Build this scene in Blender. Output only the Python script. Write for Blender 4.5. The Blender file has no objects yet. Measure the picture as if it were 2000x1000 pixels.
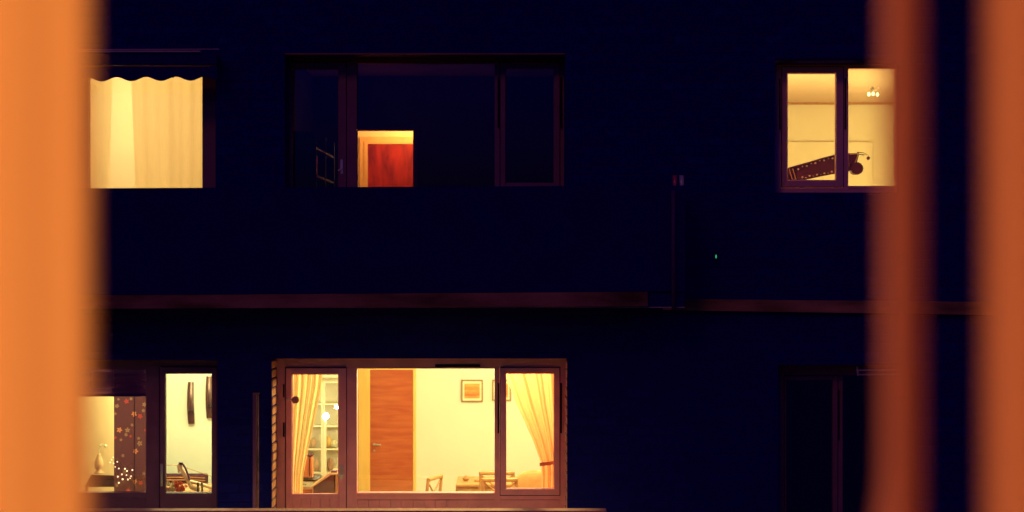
import bpy, math, random
from mathutils import Vector
random.seed(7)
PI = math.pi
sc = bpy.context.scene
COL = sc.collection
K = 0.0055 / 18.0          # metres per photo pixel per metre of distance
CZ = 6.4                   # eye height above the ground
YW = 18.0                  # window plane of the house opposite
YF = 17.62                 # outer face of its brick wall

def X(px, Y=YW): return (px - 1000.0) * K * Y
def Z(py, Y=YW): return CZ + (500.0 - py) * K * Y
def P(px, py, Y=YW): return Vector((X(px, Y), Y, Z(py, Y)))

# ------------------------------------------------------------------ materials
def nodes(name):
    m = bpy.data.materials.new(name); m.use_nodes = True
    nt = m.node_tree; b = nt.nodes['Principled BSDF']
    return m, nt, b

def mat(name, col, rough=0.6, spec=0.3, metal=0.0, var=0.12, scale=9.0, stretch=(1, 1, 1), bump=0.0):
    """plain surface with a little blotchy variation of its own colour"""
    m, nt, b = nodes(name)
    b.inputs['Roughness'].default_value = rough
    b.inputs['Metallic'].default_value = metal
    b.inputs['Specular IOR Level'].default_value = spec
    tc = nt.nodes.new('ShaderNodeTexCoord'); mp = nt.nodes.new('ShaderNodeMapping')
    mp.inputs['Scale'].default_value = stretch
    n = nt.nodes.new('ShaderNodeTexNoise'); n.inputs['Scale'].default_value = scale
    n.inputs['Detail'].default_value = 5.0
    r = nt.nodes.new('ShaderNodeValToRGB')
    r.color_ramp.elements[0].position = 0.3; r.color_ramp.elements[1].position = 0.7
    lo = [c * (1 - var) for c in col]; hi = [min(1, c * (1 + var)) for c in col]
    r.color_ramp.elements[0].color = (*lo, 1); r.color_ramp.elements[1].color = (*hi, 1)
    nt.links.new(tc.outputs['Object'], mp.inputs['Vector'])
    nt.links.new(mp.outputs['Vector'], n.inputs['Vector'])
    nt.links.new(n.outputs['Fac'], r.inputs['Fac'])
    nt.links.new(r.outputs['Color'], b.inputs['Base Color'])
    if bump:
        bp = nt.nodes.new('ShaderNodeBump'); bp.inputs['Strength'].default_value = bump
        bp.inputs['Distance'].default_value = 0.01
        nt.links.new(n.outputs['Fac'], bp.inputs['Height']); nt.links.new(bp.outputs['Normal'], b.inputs['Normal'])
    return m

def wood(name, c1, c2, stretch=(1.2, 1.2, 26), scale=3.0, rough=0.45, spec=0.3):
    """streaky timber; stretch sets which way the grain runs"""
    m, nt, b = nodes(name)
    b.inputs['Roughness'].default_value = rough; b.inputs['Specular IOR Level'].default_value = spec
    tc = nt.nodes.new('ShaderNodeTexCoord'); mp = nt.nodes.new('ShaderNodeMapping')
    mp.inputs['Scale'].default_value = stretch
    n = nt.nodes.new('ShaderNodeTexNoise'); n.inputs['Scale'].default_value = scale
    n.inputs['Detail'].default_value = 8.0; n.inputs['Distortion'].default_value = 0.6
    r = nt.nodes.new('ShaderNodeValToRGB')
    r.color_ramp.elements[0].position = 0.32; r.color_ramp.elements[1].position = 0.68
    r.color_ramp.elements[0].color = (*c1, 1); r.color_ramp.elements[1].color = (*c2, 1)
    nt.links.new(tc.outputs['Object'], mp.inputs['Vector']); nt.links.new(mp.outputs['Vector'], n.inputs['Vector'])
    nt.links.new(n.outputs['Fac'], r.inputs['Fac']); nt.links.new(r.outputs['Color'], b.inputs['Base Color'])
    return m

def brick(name, c1, c2, mortar):
    m, nt, b = nodes(name)
    b.inputs['Roughness'].default_value = 0.9; b.inputs['Specular IOR Level'].default_value = 0.1
    ge = nt.nodes.new('ShaderNodeNewGeometry'); se = nt.nodes.new('ShaderNodeSeparateXYZ')
    ad = nt.nodes.new('ShaderNodeMath'); co = nt.nodes.new('ShaderNodeCombineXYZ')
    nt.links.new(ge.outputs['Position'], se.inputs[0])
    nt.links.new(se.outputs['X'], ad.inputs[0]); nt.links.new(se.outputs['Y'], ad.inputs[1])
    nt.links.new(ad.outputs[0], co.inputs['X']); nt.links.new(se.outputs['Z'], co.inputs['Y'])
    br = nt.nodes.new('ShaderNodeTexBrick')
    br.inputs['Scale'].default_value = 1.0; br.inputs['Brick Width'].default_value = 0.24
    br.inputs['Row Height'].default_value = 0.098; br.inputs['Mortar Size'].default_value = 0.011
    br.inputs['Mortar Smooth'].default_value = 0.3
    br.inputs['Color1'].default_value = (*c1, 1); br.inputs['Color2'].default_value = (*c2, 1)
    br.inputs['Mortar'].default_value = (*mortar, 1)
    nt.links.new(co.outputs[0], br.inputs['Vector'])
    no = nt.nodes.new('ShaderNodeTexNoise'); no.inputs['Scale'].default_value = 14; no.inputs['Detail'].default_value = 6
    nt.links.new(co.outputs[0], no.inputs['Vector'])
    mx = nt.nodes.new('ShaderNodeMixRGB'); mx.blend_type = 'MULTIPLY'; mx.inputs['Fac'].default_value = 0.5
    nt.links.new(br.outputs['Color'], mx.inputs[1]); nt.links.new(no.outputs['Color'], mx.inputs[2])
    nt.links.new(mx.outputs[0], b.inputs['Base Color'])
    bp = nt.nodes.new('ShaderNodeBump'); bp.inputs['Strength'].default_value = 0.9; bp.inputs['Distance'].default_value = 0.012
    bp.invert = True
    nt.links.new(br.outputs['Fac'], bp.inputs['Height']); nt.links.new(bp.outputs['Normal'], b.inputs['Normal'])
    return m

def cloth(name, col, trans=0.5, weave=0.08):
    m = bpy.data.materials.new(name); m.use_nodes = True
    nt = m.node_tree; nt.nodes.clear()
    out = nt.nodes.new('ShaderNodeOutputMaterial')
    d = nt.nodes.new('ShaderNodeBsdfDiffuse'); t = nt.nodes.new('ShaderNodeBsdfTranslucent')
    mx = nt.nodes.new('ShaderNodeMixShader'); mx.inputs['Fac'].default_value = trans
    tc = nt.nodes.new('ShaderNodeTexCoord'); mp = nt.nodes.new('ShaderNodeMapping'); mp.inputs['Scale'].default_value = (40, 40, 3)
    n = nt.nodes.new('ShaderNodeTexNoise'); n.inputs['Scale'].default_value = 2.0; n.inputs['Detail'].default_value = 6
    r = nt.nodes.new('ShaderNodeValToRGB')
    r.color_ramp.elements[0].color = (*[c * (1 - weave) for c in col], 1)
    r.color_ramp.elements[1].color = (*[min(1, c * (1 + weave)) for c in col], 1)
    nt.links.new(tc.outputs['Object'], mp.inputs['Vector']); nt.links.new(mp.outputs['Vector'], n.inputs['Vector'])
    nt.links.new(n.outputs['Fac'], r.inputs['Fac'])
    nt.links.new(r.outputs['Color'], d.inputs['Color']); nt.links.new(r.outputs['Color'], t.inputs['Color'])
    nt.links.new(d.outputs[0], mx.inputs[1]); nt.links.new(t.outputs[0], mx.inputs[2]); nt.links.new(mx.outputs[0], out.inputs['Surface'])
    return m

def glass(name):
    m = bpy.data.materials.new(name); m.use_nodes = True
    nt = m.node_tree; nt.nodes.clear()
    out = nt.nodes.new('ShaderNodeOutputMaterial')
    t = nt.nodes.new('ShaderNodeBsdfTransparent'); t.inputs['Color'].default_value = (0.96, 0.97, 0.97, 1)
    g = nt.nodes.new('ShaderNodeBsdfGlossy'); g.inputs['Roughness'].default_value = 0.015
    f = nt.nodes.new('ShaderNodeFresnel'); f.inputs['IOR'].default_value = 1.5
    ml = nt.nodes.new('ShaderNodeMath'); ml.operation = 'MULTIPLY'; ml.inputs[1].default_value = 1.0
    mx = nt.nodes.new('ShaderNodeMixShader')
    # only the face a ray enters by reflects; the inner face lets it out again
    ge = nt.nodes.new('ShaderNodeNewGeometry'); iv = nt.nodes.new('ShaderNodeMath'); iv.operation = 'MULTIPLY_ADD'; iv.inputs[1].default_value = -2.2; iv.inputs[2].default_value = 2.2
    nt.links.new(ge.outputs['Backfacing'], iv.inputs[0]); nt.links.new(f.outputs[0], ml.inputs[0]); nt.links.new(iv.outputs[0], ml.inputs[1])
    nt.links.new(ml.outputs[0], mx.inputs['Fac'])
    nt.links.new(t.outputs[0], mx.inputs[1]); nt.links.new(g.outputs[0], mx.inputs[2]); nt.links.new(mx.outputs[0], out.inputs['Surface'])
    return m

def lamp_mat(name, col, strength):
    m, nt, b = nodes(name)
    b.inputs['Base Color'].default_value = (0.8, 0.8, 0.8, 1)
    b.inputs['Emission Color'].default_value = (*col, 1); b.inputs['Emission Strength'].default_value = strength
    return m

M = {}
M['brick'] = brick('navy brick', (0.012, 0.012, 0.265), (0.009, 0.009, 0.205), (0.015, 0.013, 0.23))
M['reveal'] = brick('lit brick', (0.95, 0.42, 0.25), (0.85, 0.35, 0.2), (0.5, 0.2, 0.15))  # brightened copy of the wall brick, window light put into the colour
M['paint'] = mat('lit frame paint', (0.92, 0.36, 0.40), 0.5, 0.3, var=0.10, scale=5)  # brighter than the other frames; window glow put into the colour
M['paint_shaded'] = mat('shaded frame paint', (0.27, 0.11, 0.18), 0.5, 0.3, var=0.12, scale=5)  # darker copy of the frame paint, dim light put into its colour
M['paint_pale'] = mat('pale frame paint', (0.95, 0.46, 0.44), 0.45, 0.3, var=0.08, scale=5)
M['pipe_brown'] = mat('dark pipe paint', (0.10, 0.03, 0.14), 0.6)
M['lintel_shade'] = mat('dark lintel shade', (0.009, 0.002, 0.05), 1.0, 0.0)  # near black, so the lintel underside reads as shade
M['seal'] = mat('dark rubber', (0.012, 0.008, 0.02), 0.7)
M['concrete'] = mat('weathered concrete', (0.34, 0.17, 0.10), 0.9, 0.1, var=0.7, scale=1.3, stretch=(1, 1, 4), bump=0.3)
M['render_white'] = mat('pale render', (0.85, 0.72, 0.62), 0.9, 0.1, var=0.08)  # whitened so the hidden balcony faces reflect more window light
M['coping'] = mat('warm coping stone', (0.92, 0.48, 0.33), 0.8, 0.1, var=0.12, scale=3)
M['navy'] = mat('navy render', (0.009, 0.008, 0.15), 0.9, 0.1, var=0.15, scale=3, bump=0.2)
M['dark_metal'] = mat('dark metal', (0.03, 0.02, 0.03), 0.4, 0.5, 0.6)
M['pale_metal'] = mat('pale aluminium', (0.55, 0.45, 0.40), 0.4, 0.5, 0.3)
M['steel'] = mat('brushed steel', (0.65, 0.60, 0.55), 0.3, 0.5, 0.9)
M['black_cloth'] = mat('dark awning cloth', (0.015, 0.013, 0.15), 0.9, 0.1)
M['glass'] = glass('window glass')
M['wall_pale'] = mat('pale wall paint', (0.80, 0.80, 0.74), 0.8, 0.15, var=0.02, scale=2)
M['wall_cream'] = mat('cream wall paint', (0.80, 0.70, 0.58), 0.8, 0.15, var=0.03, scale=2)
M['wall_dimmed'] = mat('warm dimmed wall paint', (0.85, 0.60, 0.36), 0.8, 0.15, var=0.05, scale=2)  # peach stands for weaker, warmer light on the parlour's left
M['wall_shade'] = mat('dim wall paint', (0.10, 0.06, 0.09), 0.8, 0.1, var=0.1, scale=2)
M['ceiling_shaded'] = mat('shaded ceiling paint', (0.68, 0.50, 0.40), 0.8, 0.1, var=0.03, scale=2)  # wall colour taken down; the ceiling's dimmer light is put into it
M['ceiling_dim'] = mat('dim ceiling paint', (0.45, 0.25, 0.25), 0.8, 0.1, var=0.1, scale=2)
M['floor'] = wood('floor boards', (0.30, 0.17, 0.08), (0.40, 0.24, 0.12), (1, 14, 1), 2.0)
M['door_orange'] = wood('orange veneer', (0.42, 0.080, 0.027), (0.55, 0.140, 0.047), (1.1, 1, 9), 2.2, spec=0.35, rough=0.3)
M['door_red'] = wood('mahogany veneer', (0.17, 0.014, 0.020), (0.36, 0.030, 0.02), (6, 1, 1.6), 2.0, spec=0.2)
M['casing_pine'] = wood('pine casing', (0.90, 0.52, 0.16), (0.95, 0.62, 0.20), (9, 1, 1), 2.0)
M['casing_tan'] = mat('tan casing', (0.80, 0.48, 0.27), 0.5, var=0.05)
M['brown_wood'] = wood('brown wood', (0.40, 0.19, 0.07), (0.50, 0.25, 0.10), (12, 12, 2), 2.0)
M['frame_wood'] = wood('picture frame wood', (0.28, 0.12, 0.05), (0.36, 0.16, 0.07), (12, 12, 2), 2.0)
M['dark_wood'] = wood('dark wood', (0.02, 0.008, 0.010), (0.04, 0.015, 0.014), (2, 2, 12), 2.0)
M['white'] = mat('white lacquer', (0.88, 0.80, 0.62), 0.35, 0.4, var=0.03)
M['cream_paint'] = mat('cream paint', (0.95, 0.66, 0.46), 0.4, 0.4, var=0.05)
M['tan_cloth'] = mat('tan seat cloth', (0.62, 0.34, 0.20), 0.9, 0.1, var=0.2, scale=12)
M['dial'] = mat('brown dial', (0.55, 0.22, 0.20), 0.4, 0.4)
M['black'] = mat('black paint', (0.02, 0.014, 0.018), 0.4, 0.5)
M['plum'] = mat('plum lacquer', (0.13, 0.034, 0.08), 0.35, 0.4, var=0.15)
M['sofa'] = mat('plum upholstery', (0.07, 0.022, 0.045), 0.9, 0.1, var=0.2, scale=20)
M['bronze'] = mat('bronze', (0.11, 0.05, 0.045), 0.3, 0.6, 0.5)
M['grey_brown'] = mat('grey brown felt', (0.14, 0.05, 0.065), 0.8, 0.2, var=0.15)
M['copper'] = mat('copper lacquer', (0.75, 0.22, 0.08), 0.35, 0.5, var=0.15, stretch=(12, 1, 1))
M['cushion'] = mat('ochre cushion', (0.50, 0.24, 0.10), 0.9, 0.1, var=0.15, scale=14)
M['stud'] = mat('pale studs', (0.95, 0.85, 0.70), 0.3, 0.5, var=0.02)
M['petal_pale'] = mat('pale petals', (0.95, 0.78, 0.52), 0.8, var=0.25, scale=60)
M['petal_red'] = mat('red petals', (0.88, 0.13, 0.07), 0.8, var=0.3, scale=60)
M['leaf'] = mat('leaf green', (0.10, 0.10, 0.04), 0.8, var=0.3)
M['ground'] = mat('glossy asphalt', (0.035, 0.035, 0.05), 0.22, 0.5, var=0.3, scale=4, bump=0.15)  # unseen ground made glossy to mirror sky blue into the unlit panes
M['curtain_sheer'] = cloth('sheer cream curtain', (0.92, 0.80, 0.58), 0.80)
M['curtain_gold'] = cloth('gold curtain', (0.92, 0.70, 0.38), 0.75)
M['curtain_gold_dimmed'] = cloth('dimmed gold curtain', (0.84, 0.42, 0.20), 0.55)  # gold curtain cloth darkened in colour against the nearby lamp's glare
M['curtain_tan'] = cloth('tan curtain', (0.90, 0.68, 0.43), 0.12, 0.05)
M['curtain_dimmed'] = cloth('dimmed curtain', (0.64, 0.36, 0.36), 0.12, 0.05)  # darker copy of the near cloth, light falloff put into its colour
M['curtain_dim'] = cloth('shaded curtain', (0.49, 0.23, 0.33), 0.12, 0.05)  # darkest copy of the near cloth, with the fold's shade in its colour
M['panel'] = cloth('printed panel cloth', (0.125, 0.042, 0.052), 0.55)
M['print_red'] = cloth('red print', (0.46, 0.06, 0.055), 0.55)
M['print_orange'] = cloth('orange print', (0.62, 0.22, 0.11), 0.55)
M['print_pale'] = cloth('pale print', (0.32, 0.17, 0.11), 0.55)
M['blind'] = cloth('roman blind cloth', (0.10, 0.03, 0.07), 0.4)
M['blind_weave'] = cloth('woven blind strip', (0.60, 0.25, 0.22), 0.5)
M['bulb'] = lamp_mat('warm bulb', (1.0, 0.80, 0.36), 2.6)
M['globe'] = lamp_mat('glowing globe', (1.0, 0.85, 0.5), 130.0)
M['fairy'] = lamp_mat('fairy bulb', (1.0, 0.72, 0.40), 2.2)
M['green_led'] = lamp_mat('green led', (0.01, 0.5, 0.2), 0.9)
M['paper'] = mat('mount paper', (0.84, 0.80, 0.60), 0.9, var=0.02)
M['bottle_glass'] = mat('shiny tumbler', (0.7, 0.65, 0.6), 0.25, 0.8, 0.3)
M['bottle_red'] = mat('shiny red tumbler', (0.8, 0.12, 0.14), 0.25, 0.8, 0.3)
# a framed abstract print: soft horizontal bands
def print_mat():
    m, nt, b = nodes('banded print'); b.inputs['Roughness'].default_value = 0.8
    ge = nt.nodes.new('ShaderNodeTexCoord'); mp = nt.nodes.new('ShaderNodeMapping'); mp.inputs['Scale'].default_value = (2, 2, 9)
    n = nt.nodes.new('ShaderNodeTexNoise'); n.inputs['Scale'].default_value = 1.7; n.inputs['Detail'].default_value = 3
    r = nt.nodes.new('ShaderNodeValToRGB'); e = r.color_ramp.elements
    e[0].position = 0.36; e[0].color = (0.70, 0.15, 0.04, 1); e[1].position = 0.62; e[1].color = (0.82, 0.42, 0.12, 1)
    nt.links.new(ge.outputs['Object'], mp.inputs['Vector']); nt.links.new(mp.outputs['Vector'], n.inputs['Vector'])
    nt.links.new(n.outputs['Fac'], r.inputs['Fac']); nt.links.new(r.outputs['Color'], b.inputs['Base Color'])
    return m
M['print'] = print_mat()

# ------------------------------------------------------------------ mesh helpers
class MB:
    def __init__(s): s.v = []; s.f = []; s.mi = []; s.cur = 0
    def add(s, vs, fs):
        o = len(s.v); s.v += [tuple(v) for v in vs]
        for f in fs: s.f.append([i + o for i in f]); s.mi.append(s.cur)
        return s
    def hexa(s, a):   # 8 corners: front 4 (ccw seen from -y), back 4
        return s.add(a, [(0, 1, 2, 3), (7, 6, 5, 4), (0, 4, 5, 1), (1, 5, 6, 2), (2, 6, 7, 3), (3, 7, 4, 0)])
    def box(s, x0, x1, y0, y1, z0, z1):
        return s.hexa([(x0, y0, z0), (x1, y0, z0), (x1, y0, z1), (x0, y0, z1), (x0, y1, z0), (x1, y1, z0), (x1, y1, z1), (x0, y1, z1)])
    def pbox(s, a, b, c, d, Y, depth):      # pixel rectangle a..c by b..d of the face standing at distance Y
        return s.box(X(a, Y), X(c, Y), Y, Y + depth, Z(d, Y), Z(b, Y))
    def frame(s, a, b, c, d, l, t, r, bo, Y, depth):
        s.pbox(a, b, a + l, d, Y, depth); s.pbox(c - r, b, c, d, Y, depth)
        s.pbox(a + l, b, c - r, b + t, Y + 0.001, depth - 0.002)
        if bo: s.pbox(a + l, d - bo, c - r, d, Y + 0.001, depth - 0.002)
        return s
    def prism(s, pts, y0, y1):              # xz polygon given as world (x, z)
        n = len(pts)
        vs = [(x, y0, z) for x, z in pts] + [(x, y1, z) for x, z in pts]
        fs = [tuple(range(n)), tuple(range(2 * n - 1, n - 1, -1))] + [(i, i + n, (i + 1) % n + n, (i + 1) % n) for i in range(n)]
        return s.add(vs, fs)
    def tube(s, pts, r, n=8, r1=None):
        pts = [Vector(p) for p in pts]; m = len(pts); vs = []
        for i, p in enumerate(pts):
            d = (pts[min(i + 1, m - 1)] - pts[max(i - 1, 0)]).normalized()
            u = d.cross(Vector((0, 1, 0)));  u = u if u.length > 1e-3 else d.cross(Vector((1, 0, 0)))
            u.normalize(); w = d.cross(u)
            rr = r if r1 is None else r + (r1 - r) * i / (m - 1)
            for k in range(n):
                a = 2 * PI * k / n; vs.append(p + u * (rr * math.cos(a)) + w * (rr * math.sin(a)))
        fs = [(i * n + k, i * n + (k + 1) % n, (i + 1) * n + (k + 1) % n, (i + 1) * n + k) for i in range(m - 1) for k in range(n)]
        fs += [tuple(range(n - 1, -1, -1)), tuple(range((m - 1) * n, m * n))]
        return s.add(vs, fs)
    def lathe(s, c, prof, n=20):            # prof: (radius, height) pairs round the z axis through c
        c = Vector(c); vs = []
        for r, h in prof:
            for k in range(n):
                a = 2 * PI * k / n; vs.append((c.x + r * math.cos(a), c.y + r * math.sin(a), c.z + h))
        m = len(prof)
        fs = [(i * n + k, i * n + (k + 1) % n, (i + 1) * n + (k + 1) % n, (i + 1) * n + k) for i in range(m - 1) for k in range(n)]
        fs += [tuple(range(n - 1, -1, -1)), tuple(range((m - 1) * n, m * n))]
        return s.add(vs, fs)
    def disc(s, c, r, y0, y1, n=24):        # a disc facing the street
        return s.prism([(c[0] + r * math.cos(2 * PI * k / n), c[2] + r * math.sin(2 * PI * k / n)) for k in range(n)], y0, y1)
    def ball(s, c, rx, ry=None, rz=None, n=12, m=8, e=1.0):
        ry = ry or rx; rz = rz or rx; vs = []; c = Vector(c)
        g = lambda t: math.copysign(abs(t) ** e, t)
        for i in range(m + 1):
            t = -PI / 2 + PI * i / m
            for k in range(n):
                a = 2 * PI * k / n
                vs.append((c.x + rx * g(math.cos(t)) * g(math.cos(a)), c.y + ry * g(math.cos(t)) * g(math.sin(a)), c.z + rz * g(math.sin(t))))
        fs = [(i * n + k, i * n + (k + 1) % n, (i + 1) * n + (k + 1) % n, (i + 1) * n + k) for i in range(m) for k in range(n)]
        return s.add(vs, fs)
    def grid(s, fn, nu, nv):
        vs = [fn(i / nu, j / nv) for j in range(nv + 1) for i in range(nu + 1)]
        fs = [(j * (nu + 1) + i, j * (nu + 1) + i + 1, (j + 1) * (nu + 1) + i + 1, (j + 1) * (nu + 1) + i) for j in range(nv) for i in range(nu)]
        return s.add(vs, fs)
    def build(s, name, ms, parent=None, smooth=False, base=None, bevel=0):
        if not isinstance(ms, (list, tuple)): ms = [ms]
        if parent is not None:
            root = parent
            while root.parent is not None: root = root.parent
            off = Vector(root.location)
        else:
            if base is None:
                xs, ys, zs = zip(*s.v)
                base = ((min(xs) + max(xs)) / 2, (min(ys) + max(ys)) / 2, min(zs))
            off = Vector(base)
        me = bpy.data.meshes.new(name)
        me.from_pydata([tuple(Vector(v) - off) for v in s.v], [], s.f)
        for m in ms: me.materials.append(M[m])
        for p, i in zip(me.polygons, s.mi): p.material_index = i; p.use_smooth = smooth
        me.update()
        o = bpy.data.objects.new(name, me); COL.objects.link(o)
        if parent is not None: o.parent = parent
        else: o.location = off
        if bevel:
            bv = o.modifiers.new('bevel', 'BEVEL'); bv.width = bevel; bv.segments = 2; bv.limit_method = 'ANGLE'
        return o

def tag(o, label, cat, group=None, kind=None):
    if label: o['label'] = label
    if cat: o['category'] = cat
    if group: o['group'] = group
    if kind: o['kind'] = kind
    return o
def thing(name, label, cat, loc, group=None):
    o = bpy.data.objects.new(name, None); COL.objects.link(o); o.location = loc
    return tag(o, label, cat, group)
def struct(o): o['kind'] = 'structure'; return o

# ------------------------------------------------------------------ ground
g = MB(); g.add([(-400, -60, 0), (400, -60, 0), (400, 600, 0), (-400, 600, 0)], [(0, 1, 2, 3)])
struct(g.build('ground', 'ground', base=(0, 0, 0)))

# ------------------------------------------------------------------ the house opposite
house = thing('apartment_building', 'dark navy brick apartment building with lit windows on two storeys across the street', 'building', (0, YF, 0))
FL_UP, CE_UP = CZ - 0.42, CZ + 2.36          # upper flat floor and ceiling
FL_LO, CE_LO = CZ - 3.56, CZ - 0.66          # lower flat
# openings in the wall: x0, x1, z0, z1 at the outer face
def opn(a, b, c, d): return (X(a, YF), X(c, YF), Z(d, YF), Z(b, YF))
O1 = opn(-30, 112, 421, 545); O2 = opn(556, 102, 1104, 552); O3 = opn(1513, 114, 1768, 376)
O4 = opn(-30, 703, 425, 1030); O5 = opn(530, 700, 1108, 1085); O6 = opn(1520, 713, 1790, 1085)
OPS = [O1, O2, O3, O4, O5, O6]
xs = sorted({-11.0, 11.0} | {o[0] for o in OPS} | {o[1] for o in OPS})
zs = sorted({0.0, 13.4} | {o[2] for o in OPS} | {o[3] for o in OPS})
w = MB(); rv = MB()
for i in range(len(xs) - 1):
    for j in range(len(zs) - 1):
        cx, cz = (xs[i] + xs[i + 1]) / 2, (zs[j] + zs[j + 1]) / 2
        if any(o[0] < cx < o[1] and o[2] < cz < o[3] for o in OPS): continue
        w.box(xs[i], xs[i + 1], YF, YW - 0.002, zs[j], zs[j + 1])
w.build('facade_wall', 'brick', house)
# lit brick ends of the lower window, window glow put into their colour
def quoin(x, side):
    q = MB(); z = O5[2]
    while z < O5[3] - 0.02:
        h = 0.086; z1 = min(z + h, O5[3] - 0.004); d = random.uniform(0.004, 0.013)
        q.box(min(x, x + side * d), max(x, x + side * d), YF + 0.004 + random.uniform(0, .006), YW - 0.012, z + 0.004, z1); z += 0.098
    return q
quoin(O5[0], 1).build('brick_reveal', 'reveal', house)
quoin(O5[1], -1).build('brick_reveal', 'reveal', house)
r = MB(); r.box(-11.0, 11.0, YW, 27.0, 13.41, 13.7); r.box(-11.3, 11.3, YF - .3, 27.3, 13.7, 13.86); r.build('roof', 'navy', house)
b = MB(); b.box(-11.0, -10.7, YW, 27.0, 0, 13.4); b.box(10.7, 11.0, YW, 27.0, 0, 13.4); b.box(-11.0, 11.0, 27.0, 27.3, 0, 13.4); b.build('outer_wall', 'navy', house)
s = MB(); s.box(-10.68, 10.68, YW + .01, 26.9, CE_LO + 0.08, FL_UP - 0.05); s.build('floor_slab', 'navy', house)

# balconies: solid parapets in front of the wall
YP = 16.7
xl, xr = -8.0, X(1338, YP)
def zline(p0, p1, px, Y):   # height of a slightly sloping edge
    return Z(p0[1] + (p1[1] - p0[1]) * (px - p0[0]) / (p1[0] - p0[0]), Y)
def px_of(x, Y): return 1000 + x / (K * Y)
def beam(mb, x0, x1, y0, y1, top, bot):
    zt = [zline(*top, px_of(x, y0), y0) for x in (x0, x1)]; zb = [zline(*bot, px_of(x, y0), y0) for x in (x0, x1)]
    mb.hexa([(x0, y0, zb[0]), (x1, y0, zb[1]), (x1, y0, zt[1]), (x0, y0, zt[0]), (x0, y1, zb[0]), (x1, y1, zb[1]), (x1, y1, zt[1]), (x0, y1, zt[0])])
bal = MB(); beam(bal, xl, xr, YP, YP + .12, ((172, 367.6), (965, 364)), ((200, 576), (1265, 569)))
bal.box(xr - .12, xr, YP + .121, YF - .003, Z(560, YP), Z(365, YP))
bo = bal.build('balcony', 'navy', house)
sl = MB(); sl.box(xl, xr, YP + .03, YF - .003, Z(599, YP), Z(572, YP)); sl.build('slab', 'navy', bo)
sl = MB(); sl.box(xl, xr, YP + .04, YF - .003, Z(599, YP) - .012, Z(599, YP) - .001); sl.build('bounce_soffit', 'render_white', bo)  # unseen pale sheet added to bounce window light onto the frames
fa = MB(); beam(fa, xl, X(1265, YP - .03), YP - .03, YP + .027, ((200, 577), (1265, 570)), ((200, 603), (1265, 598))); fa.build('fascia', 'concrete', bo)
bal = MB(); bal.box(-8.0, X(1185, YP), YP, YP + .11, FL_LO - .2, Z(1003, YP))
bo2 = bal.build('balcony', 'navy', house)
ln = MB(); ln.box(-8.0, X(1185, YP), YP + .112, YP + .13, FL_LO, Z(1003, YP) - .01); ln.build('bounce_lining', 'render_white', bo2)  # unseen pale face added to throw window light back at the frames
cp = MB(); cp.box(-8.0, X(1185, YP), YP - .02, YP + .16, Z(1003, YP) + .001, Z(1003, YP) + .03); cp.build('coping', 'coping', bo2, bevel=.006)
sl = MB(); sl.box(-8.0, X(1185, YP), YP + .131, YF - .003, FL_LO - .18, FL_LO - .02); sl.build('slab', 'render_white', bo2)
# ledge on the right half of the wall
sc_ = MB(); beam(sc_, X(1316, YF), 8.0, YF - .09, YF - .002, ((1316, 584), (1720, 588)), ((1316, 606), (1720, 612))); sc_.build('ledge', 'concrete', house)

# ---- windows
def win_frame(name, mb, m): return mb.build(name, m, house)
def pane(parent, a, b, c, d, Y=YW + .05):
    p = MB(); p.pbox(a - 2, b - 2, c + 2, d + 2, Y, .006); return p.build('pane', 'glass', parent)
def sash(parent, a, b, c, d, l, t, r, bo, m, Y=YW - .018, depth=.075):
    f = MB(); f.frame(a, b, c, d, l, t, r, bo, Y, depth)
    # thin glazing bead standing inside the sash
    f.frame(a + l - .2, b + t - .2, c - r + .2, d - bo + .2, 2, 2, 2, 2, Y + .03, .03)
    return f.build('sash', m, parent, bevel=.003)
def gasket(parent, a, b, c, d, w=1.3, Y=YW - .0015):
    f = MB(); f.frame(a - w, b - w, c + w, d + w, w, w, w, w, Y, .03); return f.build('gasket', 'seal', parent)
def hinge(parent, px, py, h, Y=YW - .02):
    t = MB(); t.tube([P(px, py, Y), P(px, py + h, Y)], .009, 8); return t.build('hinge', 'dark_metal', parent)

# upper left: two fixed panes behind the awning
f = MB(); f.frame(-40, 104, 434, 560, 16, 16, 39, 30, YW, .11); f.pbox(150, 120.2, 172, 529.8, YW + .001, .108)
W1 = f.build('window', 'paint_shaded', house, bevel=.004)
pane(W1, -24, 120, 150, 530); pane(W1, 172, 120, 395, 530)

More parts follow.
